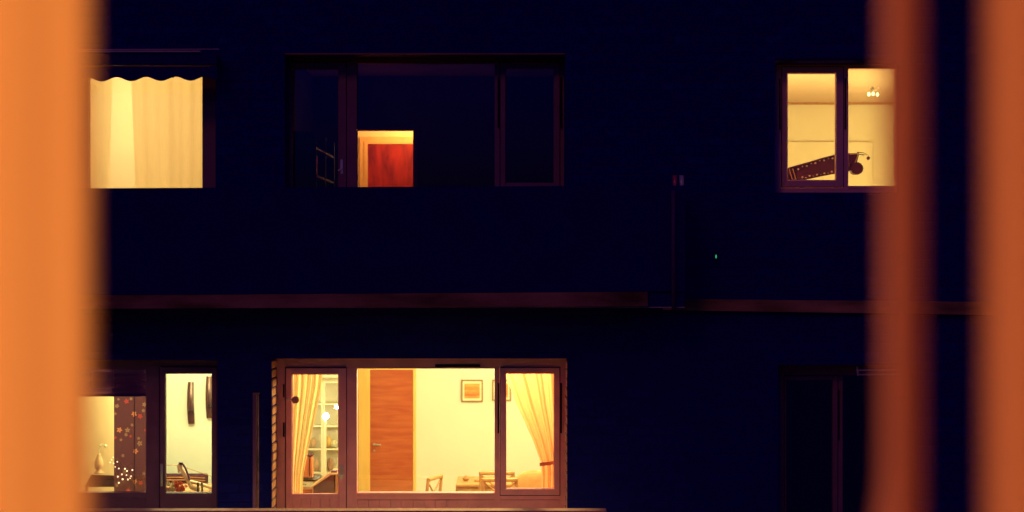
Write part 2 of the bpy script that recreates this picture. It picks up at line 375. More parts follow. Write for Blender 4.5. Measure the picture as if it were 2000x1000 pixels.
def big_window(dy, y_head, y_foot, m, lit):
    """balcony door, wide fixed pane and a casement in one frame"""
    y = lambda v: v + dy
    f = MB()
    f.pbox(538, y_head, 557, y_foot, YW, .11); f.pbox(1094, y_head, 1112, y_foot, YW, .11)
    f.pbox(557, y_head, 1094, y(717.5), YW + .001, .108)
    f.pbox(677, y(717.5), 697, y_foot, YW + .0005, .109); f.pbox(966, y(717.3), 976, y_foot, YW + .0005, .109)
    f.pbox(697, y(717.5), 966, y(720), YW + .002, .105)
    f.pbox(697, y(966), 966, y(976), YW + .001, .108); f.pbox(976, y(967.3), 1094, y(976), YW + .001, .108)
    o = f.build('window', m, house, bevel=.003)
    t = MB(); t.pbox(698, y(963), 965.5, y(968), YW - .03, .14); t.build('sill', m, o, bevel=.004)
    bd = MB(); a = 698.0
    while a < 1092:
        bd.pbox(a, y(977), min(a + 21.2, 1093), y_foot, YW + .012 + random.uniform(0, .004), .05); a += 21.8
    bd.build('board_panel', m, o)
    bk = MB(); bk.pbox(690, y(974), 1100, y_foot, YW + .068, .04); bk.build('light_stop_board', m, o)  # unseen board added to stop room light leaking past the boards
    pane(o, 697, y(720), 966, y(963))
    gasket(o, 558.5, y(719), 676, y_foot); gasket(o, 977.5, y(718.5), 1093, y(967))
    d = sash(o, 558.5, y(719), 676, y_foot + 2, 11.5, 11, 14, 0, m)
    d.name = 'balcony_door'
    d2 = MB(); d2.pbox(570.2, y(965), 662, y(974), YW - .017, .073); d2.build('bottom_rail', m, o)
    d3 = MB(); a = 570.2
    while a < 660:
        d3.pbox(a, y(974.2), min(a + 18, 661.8), y_foot, YW + .002, .05); a += 18.6
    d3.build('door_panel', m, o)
    pane(o, 570, y(730), 662, y(965), YW + .03)
    c = sash(o, 977.5, y(718.5), 1093, y(967), 9.5, 10, 10, 12, m)
    pane(o, 987, y(728.5), 1083, y(955), YW + .03)
    for py, h in ((750, 26), (825, 28)): hinge(o, 554, y(py), h)
    for px in (973.5, 1096): hinge(o, px, y(748), 98)
    h = MB(); h.pbox(664.5, y(908), 670, y(936), YW - .026, .008); h.tube([P(667, y(926), YW - .05), P(667, y(926), YW - .026)], .01); h.tube([P(667.5, y(926), YW - .055), P(660, y(930), YW - .055)], .009)
    h.build('handle', 'steel', o, bevel=.002)
    if lit:
        v = MB(); v.pbox(850, y(711.5), 938, y(717), YW - .004, .02); v.build('vent_grille', 'seal', o)
    return o
W5 = big_window(0, 693, 1090, 'paint', True)
W2 = big_window(-596.5, 104, 560, 'paint_shaded', False)

t = MB(); t.box(O2[0] + .003, O2[1] - .003, YF + .012, YW - .003, O2[3] - .022, O2[3] - .001); t.build('lintel_cover', 'paint_shaded', W2)  # added strip that lifts the black lintel recess to the frame tone
# upper right: casement and fixed pane
f = MB(); f.frame(1512, 112, 1768, 380, 14, 18, 18, 13, YW, .11); f.pbox(1648, 130.2, 1657, 366.8, YW + .001, .108)
f.pbox(1657, 130.1, 1750, 134, YW + .002, .10)
W3 = f.build('window', 'paint_pale', house, bevel=.003)
t = MB(); t.box(O3[0] + .003, O3[1] - .003, YF - .004, YW - .003, O3[3] - .022, O3[3] - .001); t.build('lintel_cover', 'lintel_shade', W3)  # added strip that paints the lit lintel underside dark, as if shaded
gasket(W3, 1528, 131, 1647, 365); sash(W3, 1528, 131, 1647, 365, 9, 12, 14, 12, 'paint_pale')
pane(W3, 1537, 143, 1633, 353, YW + .03); pane(W3, 1657, 134, 1750, 366)
t = MB(); t.pbox(1657.5, 363, 1750, 368, YW - .012, .1); t.build('sill', 'paint_pale', W3)
hinge(W3, 1523, 153, 100); hinge(W3, 1651, 153, 100)

# lower left: wide pane and a casement door
f = MB(); f.pbox(-40, 692, -24, 1040, YW, .11); f.pbox(285, 692, 311, 1040, YW, .11); f.pbox(424, 692, 437, 1040, YW, .11)
for a, c in ((-24, 285), (311, 424)): f.pbox(a, 692, c, 722 if a < 0 else 716, YW + .001, .108)
f.pbox(-24, 962, 285, 972, YW + .001, .108); f.pbox(-24, 972, 285, 1040, YW + .02, .06)
W4 = f.build('window', 'paint_shaded', house, bevel=.003)
gasket(W4, 312.5, 717.5, 423, 1037); sash(W4, 312.5, 717.5, 423, 1037, 10, 11, 8, 74, 'paint_shaded')
pane(W4, -24, 722, 285, 962); pane(W4, 322.5, 728.5, 415, 963, YW + .03)
h = MB(); h.pbox(313, 906, 318, 950, YW - .026, .008); h.tube([P(315.5, 926, YW - .05), P(315.5, 926, YW - .02)], .009); h.tube([P(315.5, 926, YW - .052), P(315.5, 948, YW - .052)], .008)
h.build('handle', 'steel', W4, bevel=.002)

# lower right: unlit
f = MB(); f.pbox(1510, 704, 1531, 1090, YW, .11); f.pbox(1637, 733.5, 1646, 1090, YW, .11); f.pbox(1775, 704, 1800, 1090, YW, .11)
f.pbox(1531, 704, 1775, 733, YW + .001, .108)
W6 = f.build('window', 'paint_shaded', house, bevel=.003)
gasket(W6, 1532.5, 734.5, 1636, 1086); sash(W6, 1532.5, 734.5, 1636, 1086, 1.5, 7, 9, 60, 'paint_shaded'); pane(W6, 1534, 741, 1627, 1026, YW + .03); pane(W6, 1646, 733, 1775, 1085)
hinge(W6, 1638, 761, 98)

# ---- rooms behind the windows (shells open to the street side only through the panes)
def room(name, x0, x1, y1, z0, z1, wall, ceil, holes=None, y0=YW - .001):
    r = MB()
    r.cur = 0
    r.add([(x0, y0, z0), (x0, y1, z0), (x0, y1, z1), (x0, y0, z1)], [(0, 1, 2, 3)])
    r.add([(x1, y0, z0), (x1, y1, z0), (x1, y1, z1), (x1, y0, z1)], [(0, 1, 2, 3)])
    if holes:
        a, c, d = holes   # door hole: x a..c, up to height d
        for q in ((x0, a, z0, z1), (c, x1, z0, z1), (a, c, d, z1)): r.box(q[0], q[1], y1, y1 + .1, q[2], q[3])
    else:
        r.add([(x0, y1, z0), (x1, y1, z0), (x1, y1, z1), (x0, y1, z1)], [(0, 1, 2, 3)])
    r.cur = 1; r.add([(x0, y0, z1), (x1, y0, z1), (x1, y1, z1), (x0, y1, z1)], [(0, 1, 2, 3)])
    r.cur = 2; r.add([(x0, y0, z0), (x1, y0, z0), (x1, y1, z0), (x0, y1, z0)], [(0, 1, 2, 3)])
    return r.build(name, [wall, ceil, 'floor'], house)
room('bedroom', -6.9, -3.05, 21.6, FL_UP, CE_UP, 'wall_cream', 'wall_cream')
D2 = (X(690, 22), X(808, 22), Z(253, 22))
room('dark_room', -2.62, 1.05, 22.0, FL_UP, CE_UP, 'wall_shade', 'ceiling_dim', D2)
room('hallway', -2.88, 0.9, 23.4, FL_UP, CE_UP - .05, 'wall_cream', 'wall_cream', y0=22.101)
room('study', 2.5, 6.3, 23.6, FL_UP, CE_UP - .2, 'wall_cream', 'ceiling_shaded')
room('parlour', -6.9, -3.05, 22.3, FL_LO, CE_LO, 'wall_pale', 'wall_pale')
room('living_room', -2.95, 1.25, 23.0, FL_LO, CE_LO, 'wall_pale', 'wall_pale')
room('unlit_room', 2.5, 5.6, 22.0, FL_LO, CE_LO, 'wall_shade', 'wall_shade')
n = MB(); n.box(-6.89, -4.74, 21.2, 21.5, FL_LO + .001, CE_LO - .001); n.build('dimmed_wall', 'wall_dimmed', house)  # added wall; its peach colour carries the dimmer, warmer light here
# cornice strip in the study
c = MB(); zc = CE_UP - .2
c.box(2.51, 6.29, 23.55, 23.598, zc - .03, zc - .001); c.build('cornice', 'brown_wood', house)

# lit hall seen through the dark flat: casing and mahogany door on its far wall, dark casing round the opening
Yh = 23.37
c = MB(); c.frame(703, 267, 860, 700, 11, 11, 11, 0, Yh, .028); c.frame(711.5, 276, 851.5, 700, 6.5, 5, 6.5, 0, Yh - .012, .04); dcase = c.build('interior_door', 'casing_tan', house)
c = MB(); c.pbox(718.5, 281.5, 845, 640, Yh - .004, .03); c.build('door_leaf', 'door_red', dcase)
c = MB(); x0, x1, zt = D2
c.box(x0 - .05, x0 + .012, 21.975, 22.12, FL_UP, zt + .03); c.box(x1 - .008, x1 + .05, 21.975, 22.12, FL_UP, zt + .03); c.box(x0 + .012, x1 - .008, 21.976, 22.119, zt - .012, zt + .03)
c.build('door_lining', 'door_red', house)
# living room door
c = MB(); c.frame(700, 716, 812, 1100, 22.5, 6, 5, 0, 22.955, .04); dl = c.build('interior_door', 'casing_pine', house)
c = MB(); c.pbox(722.8, 722.2, 806.5, 1060, 22.965, .03); c.build('door_leaf', 'door_orange', dl)
h = MB(); h.disc(P(731, 868, 22.96), .018, 22.945, 22.96); h.tube([P(731, 868, 22.94), P(731, 868, 22.90)], .01); h.tube([P(731, 868.5, 22.90), P(744, 869, 22.90)], .011)
h.build('handle', 'steel', dl)
h = MB(); h.disc(P(731, 880, 22.96), .014, 22.95, 22.964); h.build('keyhole', 'steel', dl)

# ------------------------------------------------------------------ things on the facade
aw = thing('awning', 'dark awning with scalloped valance rolled up over the upper left window', 'awning', P(260, 155, 17.3))
a = MB(); a.pbox(60, 104, 424, 127, 17.3, .26); a.build('cassette', 'black_cloth', aw, bevel=.02)
a = MB(); a.tube([P(60, 97.5, 17.28), P(428, 96, 17.28)], .006, 8); a.build('wire', 'pale_metal', aw)
a = MB(); a.pbox(60, 98.6, 392, 102, 17.26, .03); a.build('top_rail', 'pale_metal', aw, bevel=.006)
a = MB(); a.pbox(60, 128, 410, 131, 17.27, .03); a.build('front_rail', 'concrete', aw, bevel=.006)
def vz(px):
    z = 155.0 + 4.0 * math.cos(2 * PI * (px - 198.5) / 57.7) - 0.008 * (px - 200) 
    if 336 < px < 340: z += 2.2
    return z
a = MB(); px0, px1, nn = 60, 424, 182; Yv = 17.28
vs = []
for i in range(nn + 1):
    p = px0 + (px1 - px0) * i / nn
    wob = .008 * math.sin(2 * PI * (p - 198) / 57.7)
    vs += [(X(p, Yv), Yv + wob, Z(vz(p), Yv)), (X(p, Yv), Yv, Z(129, Yv)), (X(p, Yv), Yv + wob + .004, Z(vz(p), Yv)), (X(p, Yv), Yv + .004, Z(129, Yv))]
fs = []
for i in range(nn):
    q = 4 * i; t = q + 4
    fs += [(q, t, t + 1, q + 1), (q + 2, q + 3, t + 3, t + 2), (q, q + 2, t + 2, t), (q + 1, t + 1, t + 3, q + 3)]
a.add(vs, fs); a.build('valance', 'black_cloth', aw)

pp = thing('drainpipe', 'thin brown drainpipe running down the dark wall beside the balcony end', 'pipe', P(1316, 606, 16.64))
t = MB(); t.tube([P(1315, 372, 16.64), P(1315, 480, 16.64), P(1316.5, 604, 16.64)], .022, 10); t.build('pipe', 'pipe_brown', pp, smooth=True)
t = MB(); t.pbox(1295, 602, 1312, 605, 16.63, .05); t.build('bracket', 'concrete', pp)
for (a0, m, lab) in ((1318, 'bottle_red', 'small red glass tumbler at the end of the balcony parapet'), (1331, 'bottle_glass', 'small clear grey glass tumbler standing beside the red one on the parapet')):
    c = P(a0, 365, YP + .06); c.z = Z(365, YP) + .002
    t = MB(); t.lathe(c, [(.018, 0), (.020, .01), (.024, .115), (.021, .115), (.017, .015)], 14)
    tag(t.build('tumbler', m, smooth=True, base=c), lab, 'glass', 'tumblers on the parapet')
t = MB(); t.ball(P(1398.5, 501, YF - .035), .007, .006, .02); t.cur = 1; t.box(X(1395, YF), X(1402, YF), YF - .03, YF - .002, Z(508, YF), Z(494, YF))
tag(t.build('indicator_lamp', ['green_led', 'black']), 'tiny green indicator lamp glowing on the dark wall below the upper right window', 'lamp')

po = thing('metal_post', 'slim upright metal post standing on the lower balcony between two windows', 'post', (X(500, 17.35), 17.35, FL_LO - .02))
t = MB(); t.box(X(493.5, 17.35), X(500.5, 17.35), 17.35, 17.41, FL_LO - .02, Z(770, 17.35)); t.build('upright', 'paint_shaded', po, bevel=.004)
t = MB(); t.tube([(X(503, 17.35), 17.37, FL_LO - .02), (X(503, 17.35), 17.37, Z(769, 17.35))], .011, 10); t.build('tube', 'concrete', po, smooth=True)
t = MB(); t.pbox(493, 768, 505.5, 770, 17.345, .07); t.build('cap', 'concrete', po)

th = thing('outdoor_thermometer', 'round dial thermometer fixed to the glass of the lit balcony door', 'thermometer', P(577, 781, YW - .05))
t = MB(); t.disc(P(577, 781, YW - .06), .041, YW - .065, YW - .045); t.build('dial', 'dial', th, bevel=.004)
t = MB(); t.disc(P(577, 781, YW - .07), .006, YW - .07, YW - .0652); t.build('hub', 'black', th)
t = MB(); t.tube([P(559, 780, YW - .05), P(570, 781, YW - .05)], .006); t.disc(P(560, 780, YW - .05), .011, YW - .052, YW - .02); t.build('bracket', 'steel', th)

t = MB(); t.tube([P(1672, 723.5, 17.3), P(1760, 722.5, 17.3)], .009, 8); t.tube([P(1676, 732, 17.3), P(1760, 731, 17.3)], .009, 8); t.tube([P(1674, 716, 17.3), P(1675, 734, 17.3)], .006, 6)
t.tube([P(1676, 727, 17.3), P(1676, 727, YF)], .008, 8); t.tube([P(1750, 727, 17.3), P(1750, 727, YF)], .008, 8); t.tube([P(1750, 722.6, 17.3), P(1750, 731.2, 17.3)], .006, 6)
tag(t.build('clothes_rail', 'pale_metal'), 'pair of thin horizontal metal rails above the unlit lower right window', 'rail')

# ------------------------------------------------------------------ curtains inside the flats
def interp(tab, v):
    for (a, x), (b, y) in zip(tab, tab[1:]):
        if v <= b: 
            t = (v - a) / (b - a) if b > a else 0; t = t * t * (3 - 2 * t) if False else t
            return x + (y - x) * max(0, min(1, t))
    return tab[-1][1]
def drape(left, right, py0, py1, Y, nf, amp, nu=90, nv=40, ph=0.0, jit=0.35):
    """left/right: tables of (py, px) for the two edges; nf folds of depth amp"""
    mb = MB(); fr = [random.uniform(-jit, jit) for _ in range(40)]
    def fn(u, v):
        py = py0 + (py1 - py0) * v
        l, r_ = interp(left, py), interp(right, py)
        uu = u + .012 * math.sin(9 * u + 2.0 * v)
        a = 2 * PI * nf * uu + ph
        k = int(uu * nf) % 40
        y = Y + amp * (math.sin(a) * (1 + fr[k]) + .35 * math.sin(2.3 * a + 1.3 + v))
        return (X(l + (r_ - l) * u, Y), y, Z(py, Y))
    return mb.grid(fn, nu, nv)
# upper left bedroom, a bright gap between two curtains
o = drape([(100, 60), (560, 60)], [(100, 222), (370, 212), (560, 205)], 106, 540, 18.32, 2.2, .012, jit=.8).build('curtain', 'curtain_sheer', smooth=True)
tag(o, 'sheer cream curtain with soft folds on the left of the awning window', 'curtain', 'curtains in the lit flats')
o = drape([(100, 250), (180, 257), (370, 264), (560, 268)], [(100, 428), (560, 428)], 106, 540, 18.36, 3.3, .013, 140, jit=.9).build('curtain', 'curtain_sheer', smooth=True)
tag(o, 'wide sheer cream curtain filling the right of the awning window', 'curtain', 'curtains in the lit flats')
# living room
o = drape([(700, 556), (960, 560), (1080, 560)], [(700, 634), (760, 627), (860, 606), (930, 592), (1080, 590)], 705, 1060, 18.22, 6.2, .009, 120, jit=.7).build('curtain', 'curtain_gold', smooth=True)
tag(o, 'gold curtain drawn aside behind the glass of the balcony door', 'curtain', 'curtains in the lit flats')
c = drape([(700, 976), (735, 988), (790, 1009), (860, 1041), (905, 1057), (940, 1058), (1080, 1055)], [(700, 1100), (1080, 1096)], 705, 1060, 18.24, 4.2, .018, 130, 60, .6).build('curtain', 'curtain_gold_dimmed', smooth=True)
tag(c, 'gold curtain held by a tieback in the right casement of the lit lower window', 'curtain', 'curtains in the lit flats')
def tie(u, v):
    px = 1054 + 46 * u
    return (X(px, 18.17), 18.165 + .05 * abs(2 * u - .7) ** 2, Z(904 - 6 * u + 7 * v, 18.17))
t = MB(); t.grid(tie, 14, 3); t.build('tieback', 'copper', c, smooth=True)

# lower left: roman blind and printed panel
bl = thing('roman_blind', 'dark roman blind pulled up at the top of the lower left window', 'blind', P(200, 773, 18.16))
def blf(u, v):
    fold = abs(math.sin(PI * 4 * v))
    return (X(-30 + 318 * u, 18.16), 18.16 - .035 * fold, Z(716 + 57 * v, 18.16))
t = MB(); t.grid(blf, 30, 40); t.build('cloth', 'blind', bl)
t = MB()
for k in range(11):
    t.pbox(180.0 + k * 4.0, 726, 182.6 + k * 4.0, 757, 18.105, .003)
for k in range(9):
    t.pbox(178, 727 + k * 3.4, 222, 728.6 + k * 3.4, 18.1085, .003)
t.build('woven_strip', 'blind_weave', bl)
t = MB(); t.pbox(-30, 770, 286.5, 774.5, 18.12, .02); t.build('bottom_bar', 'blind', bl)

FLW = [(247, 784, 5.5, 1), (228, 793, 5, 3), (262, 808.5, 6, 2), (274, 813, 5.5, 1), (233, 840, 6, 2), (249, 840, 6, 3), (273, 866, 6, 3), (265, 881, 6, 2), (258, 830, 3.5, 3), (225, 855, 3.5, 1),
       (236, 859, 3.5, 3), (255, 852, 3, 1), (282, 790, 5, 3), (280, 802, 4, 3), (225, 808, 3.5, 3), (240, 890, 4, 3), (264, 940, 5, 2), (275, 943, 5, 1), (271, 856, 3.5, 3), (246, 849, 4, 3), (256, 779, 3.5, 3), (281, 925, 4, 3), (231, 780, 3, 3),
       (243, 922, 5, 3), (228, 948, 4, 3), (250, 958, 5, 1), (284, 840, 3, 1), (226, 770, 4, 2)]
FLW = [(a, b_, c_, d_, random.uniform(0, 6)) for a, b_, c_, d_ in FLW]
def print_at(px, py):
    if abs(px - 262.3) < .7: return 4
    for a, b_, rr, mi, ph in FLW:
        dx, dy = px - a, py - b_; q = math.hypot(dx, dy)
        if q < rr * .92 * (.78 + .22 * math.cos(5 * math.atan2(dy, dx) + ph)): return 0 if q < rr * .13 else mi
    return 0
pn = MB(); nu, nv = 90, 320
pn.grid(lambda u, v: (X(222.5 + 68 * u, 18.2), 18.2 + .006 * math.sin(5 * u + 2 * v), Z(715 + 300 * v, 18.2)), nu, nv)
pn.mi = [print_at(222.5 + 68 * (i + .5) / nu, 715 + 300 * (j + .5) / nv) for j in range(nv) for i in range(nu)]
tag(pn.build('panel_curtain', ['panel', 'print_red', 'print_orange', 'print_pale', 'seal']), 'brown panel curtain printed with red, orange and pale flowers', 'curtain')

# ------------------------------------------------------------------ parlour furniture (lower left)
fl = thing('fairy_lights', 'tangle of tiny warm fairy lights glowing at the foot of the flowered panel', 'fairy lights', P(240, 945, 18.12))
t = MB(); pts = [P(222 + random.uniform(0, 42), 948 - 60 * abs(math.sin(i * 1.7)) * random.uniform(.4, 1), 18.12 + random.uniform(-.02, .02)) for i in range(16)]
t.tube(pts, .0022, 5); t.build('wire', 'brown_wood', fl)
for i, (px, py, r) in enumerate([(229, 902, 1.4), (232, 915, 1.5), (244, 915.5, 1.8), (248, 920, 1.7), (238, 926.5, 1.7), (247, 928, 1.5), (230, 931, 1.7), (239.5, 936, 1.9), (250, 936.5, 1.7), (232, 943, 1.7), (258.5, 918, 1.7), (222, 905, 1.2), (225, 912, 1.2), (218, 898, 1.0), (221, 893, 1.0), (256, 930, 1.4), (215, 903, 1.0), (254, 934, 1.2)]):
    t = MB(); t.ball(P(px, py, 18.11), r * K * 18.1, n=8, m=6); t.build('bulb', 'fairy', fl, smooth=True)
ct = thing('console_table', 'small side table under a dark cloth in the lower left window', 'table', (X(195, 20.2), 20.2, FL_LO))
Yt = 20.2
t = MB(); t.hexa([P(164, 951, Yt), P(240, 951, Yt), P(236, 929, Yt), P(178, 927, Yt), P(164, 951, Yt + .5), P(240, 951, Yt + .5), P(236, 929, Yt + .44), P(178, 927, Yt + .44)]); t.build('cloth', 'sofa', ct)
for px in (168, 232):
    for dy in (.05, .42):
        t = MB(); t.tube([P(px, 950, Yt + dy), Vector((X(px, Yt + dy), Yt + dy, FL_LO))], .018); t.build('leg', 'brown_wood', ct)
va = thing('vase', 'pale vase with a drooping stem on the cloth covered side table', 'vase', P(193, 927, Yt + .2))
cb = P(193, 926.5, Yt + .2); cb.z += .012
t = MB(); t.lathe(cb, [(.06, 0), (.062, .012), (.03, .03), (.05, .07), (.055, .12), (.04, .18), (.02, .22), (.024, .24), (.016, .24)], 18); t.build('body', 'casing_tan', va, smooth=True)
t = MB(); t.tube([cb + Vector((0, 0, .2)), cb + Vector((.005, 0, .3)), cb + Vector((.03, 0, .36)), cb + Vector((.07, 0, .345))], .006); t.ball(cb + Vector((.08, 0, .335)), .022); t.ball(cb + Vector((.02, 0, .34)), .016); t.build('stem', 'petal_pale', va)

for k, (px, py, lab) in enumerate([(372.5, 746, 'tall curved bronze wall sconce left of its taller placed twin'), (408.5, 735, 'bronze wall sconce hung higher and cut off by the door frame')]):
    Ys = 22.24
    sco = thing('wall_sconce', lab, 'sconce', P(px, py + 82, Ys), 'bronze sconces on the parlour wall')
    def sf(u, v, side=0):
        wv = 11.0 + 2.2 * math.sin(PI * v * .8)
        return (X(px + (u - .5) * wv + 1.2 * v, Ys), Ys + side - .05 * math.sin(PI * v) - .012 * math.sin(PI * u), Z(py + 82 * v, Ys))
    t = MB(); t.grid(lambda u, v: sf(u, v), 8, 24); t.grid(lambda u, v: sf(1 - u, v, .012), 8, 24)
    t.build('back_plate', 'bronze', sco, smooth=True)
    c = P(px + 1, py + 58, Ys - .09)
    t = MB(); t.lathe(c + Vector((0, 0, -.004)), [(.02, 0), (.034, .006), (.036, .022), (.03, .022), (.028, .01)], 14); t.tube([c, c + Vector((0, .06, -.01))], .007); t.build('candle_cup', 'black', sco)

so = thing('sofa', 'low daybed with a plum backrest and tan seat along the parlour wall', 'sofa', (X(350, 21.6), 21.6, FL_LO))
Ys = 21.75
t = MB(); t.box(X(268, Ys), X(402, Ys), Ys, Ys + .2, FL_LO + .3, Z(926, Ys + .1)); t.build('backrest', 'sofa', so, bevel=.025)
t = MB(); t.box(X(268, Ys), X(424, Ys), Ys - .6, Ys - .002, FL_LO + .18, Z(944, Ys)); t.build('seat', 'tan_cloth', so, bevel=.02)
for py in (932.5, 937.5):
    t = MB(); t.tube([P(268, py, Ys - .006), P(374, py, Ys - .006), P(401, py + 1.2, Ys - .006)], .006, 6); t.build('piping', 'cushion', so)
for px in (276, 418):
    t = MB(); t.tube([(X(px, Ys), Ys - .5, FL_LO), (X(px, Ys), Ys - .5, FL_LO + .179)], .025); t.build('leg', 'dark_wood', so)
fc = thing('folding_chair', 'white framed folding deck chair with its dark backrest tilted', 'chair', (X(372, 19.6), 19.6, FL_LO))
Yc = 19.6
for dy in (0, .42):
    t = MB()
    t.tube([P(348.5, 906.5, Yc + dy), P(355, 917, Yc + dy), P(368.5, 940, Yc + dy), P(374, 952, Yc + dy), P(390, 957, Yc + dy)], .027, 8)
    t.tube([P(368.5, 940, Yc + dy), P(390, 945, Yc + dy), P(420, 955, Yc + dy)], .02, 8)
    t.tube([P(347.5, 908, Yc + dy), P(349.5, 923, Yc + dy)], .012, 8)
    t.build('frame', 'cream_paint', fc, smooth=True)
t = MB(); t.hexa([P(348, 905, Yc - .03), P(357, 909, Yc - .03), P(356.5, 904, Yc - .03), P(350, 902.5, Yc - .03), P(348, 905, Yc + .45), P(357, 909, Yc + .45), P(356.5, 904, Yc + .45), P(350, 902.5, Yc + .45)]); t.build('head_pad', 'plum', fc)
t = MB(); t.tube([P(355, 904, Yc - .035), P(362, 914, Yc - .035), P(371, 938, Yc - .035)], .012, 8); t.build('edge_trim', 'plum', fc)
for px in (386.5, 394.5):
    t = MB(); t.tube([P(px, 942, Yc - .05), P(px + .3, 954, Yc - .05), Vector((X(px, Yc), Yc - .05, FL_LO))], .012, 8); t.build('leg', 'black', fc)
t = MB(); t.tube([P(318, 908.5, 20.6), P(349, 908.7, 20.6), P(424, 934, 20.6)], .004, 6); t.tube([P(318, 908, 20.6), Vector((X(318, 20.6), 20.6, FL_LO))], .006, 6); t.tube([P(424, 934, 20.6), Vector((X(424, 20.6), 20.6, FL_LO))], .006, 6)
tag(t.build('drying_line', 'brown_wood'), 'thin line strung across the parlour behind the deck chair', 'line')

for (lab, m, c, n) in (('pale flower bunch at the bottom corner of the casement door glass', 'petal_pale', (333, 954), 40), ('red flower bunch beside the pale one behind the casement door glass', 'petal_red', (352.5, 953.5), 40)):
    bq = thing('flower_pot', lab, 'flowers', (X(c[0], 18.4), 18.4, Z(985, 18.4)), 'flower pots inside the casement door')
    t = MB(); t.lathe((X(c[0], 18.4), 18.4, Z(985, 18.4)), [(.04, 0), (.06, .1), (.066, .1), (.055, .09)], 14); t.build('pot', 'copper', bq, smooth=True)
    t = MB()
    for i in range(n):
        q = P(c[0] + random.gauss(0, 4.8), c[1] + random.gauss(0, 5.2), 18.4 + random.uniform(-.05, .05)); rr = random.uniform(.010, .020)
        for k in range(5):
            a = 2 * PI * k / 5 + i; d = Vector((math.cos(a), random.uniform(-.5, .3), math.sin(a)))
            t.ball(q + d * rr * .7, rr * .55, rr * .4, rr * .55, 6, 4)
    t.build('blossom', m, bq, smooth=True)
    t = MB()
    for i in range(12):
        e = P(c[0] + random.gauss(0, 7), c[1] - random.uniform(-4, 12), 18.4 + random.uniform(-.05, .05))
        t.tube([Vector((X(c[0], 18.4), 18.4, Z(972, 18.4))), (Vector((X(c[0], 18.4), 18.4, Z(972, 18.4))) + e) / 2 + Vector((0, 0, .02)), e], .003, 5, .002)
    t.build('stem', 'leaf', bq)
st = thing('flower_stand', 'narrow plant shelf under the two flower bunches', 'shelf', (X(342, 18.4), 18.4, FL_LO))
t = MB(); t.box(X(322, 18.4), X(366, 18.4), 18.28, 18.52, Z(985, 18.4) - .022, Z(985, 18.4) - .001); t.build('board', 'dark_wood', st)
for px in (324, 364):
    t = MB(); t.box(X(px, 18.4) - .012, X(px, 18.4) + .012, 18.3, 18.5, FL_LO, Z(985, 18.4) - .023); t.build('leg', 'dark_wood', st)

# ------------------------------------------------------------------ living room furniture (lower middle)
for (a, b_, c_, d_, lab) in ((901, 742, 943, 785, 'square picture of orange bands in a dark frame on the bright wall'), (961.5, 742, 998, 783, 'second picture half hidden behind the casement mullion')):
    Yq = 22.96; pc = thing('picture', lab, 'picture', P((a + c_) / 2, d_, Yq), 'pictures on the living room wall')
    t = MB(); t.frame(a, b_, c_, d_, 2.4, 2.4, 2.4, 2.4, Yq, .035); t.build('frame', 'frame_wood', pc)
    t = MB(); t.pbox(a + 2.2, b_ + 2.2, c_ - 2.2, d_ - 2.2, Yq + .012, .01); t.build('mount', 'paper', pc)
    t = MB(); t.pbox(a + 6, b_ + 7.5, c_ - 6, d_ - 7, Yq + .009, .003); t.build('print', 'print', pc)

gd = thing('glazed_cabinet', 'tall white cabinet with glazed doors beyond the balcony door', 'cabinet', (X(640, 22.3), 22.3, FL_LO))
Yg = 22.3
t = MB(); x0, x1, zt = X(596, Yg), X(688, Yg), Z(738, Yg)
t.box(x0, x0 + .03, Yg + .05, Yg + .2, FL_LO, zt); t.box(x1 - .03, x1, Yg + .05, Yg + .2, FL_LO, zt); t.box(x0 + .031, x1 - .031, Yg + .17, Yg + .2, FL_LO, zt)
t.box(x0 - .03, x1 + .03, Yg, Yg + .22, zt + .001, zt + .06); t.box(x0 + .031, x1 - .031, Yg + .05, Yg + .165, FL_LO, FL_LO + .1); t.build('carcass', 'white', gd, bevel=.004)
for (a, c_) in ((596.5, 630.5), (631.5, 687.5)):
    t = MB(); t.frame(a, 745, c_, 1020, 3.2, 3.2, 3.2, 3.2, Yg, .03)
    for py in (788, 831, 876, 922): t.pbox(a + 3.2, py, c_ - 3.2, py + 3, Yg + .004, .022)
    d = t.build('door', 'white', gd); pb = MB(); pb.pbox(a + 3, 748, c_ - 3, 1017, Yg + .012, .004); pb.build('pane', 'glass', d)
for py in (790, 833, 878, 924, 975):
    t = MB(); t.box(x0 + .032, x1 - .032, Yg + .06, Yg + .165, Z(py, Yg) - .01, Z(py, Yg) + .01); t.build('shelf', 'white', gd)
for px, py, h, m in ((612, 876, 17, 'casing_tan'), (641, 876, 20, 'casing_pine'), (652, 876, 14, 'petal_pale'), (645, 922, 24, 'tan_cloth'), (618, 922, 22, 'casing_tan')):
    q = Vector((X(px, Yg + .11), Yg + .11, Z(py, Yg) + .011)); hh = h * K * Yg
    t = MB(); t.lathe(q, [(.03, 0), (.045, hh * .3), (.042, hh * .7), (.02, hh * .9), (.026, hh)], 12)
    lab = {(612, 876): 'tan jar on the left of the cabinet middle shelf', (641, 876): 'taller honey coloured jar on the cabinet middle shelf', (652, 876): 'pale short jar on the cabinet middle shelf',
           (645, 922): 'tall reddish tan jar on the cabinet lower shelf', (618, 922): 'pale tan jar on the cabinet lower shelf beside the lantern', (655, 831): 'ochre jar on the cabinet upper shelf', (640, 831): 'little pale jar on the cabinet upper shelf'}[(px, py)]
    tag(t.build('jar', m, smooth=True, base=q), lab, 'jar', 'jars in the glazed cabinet')

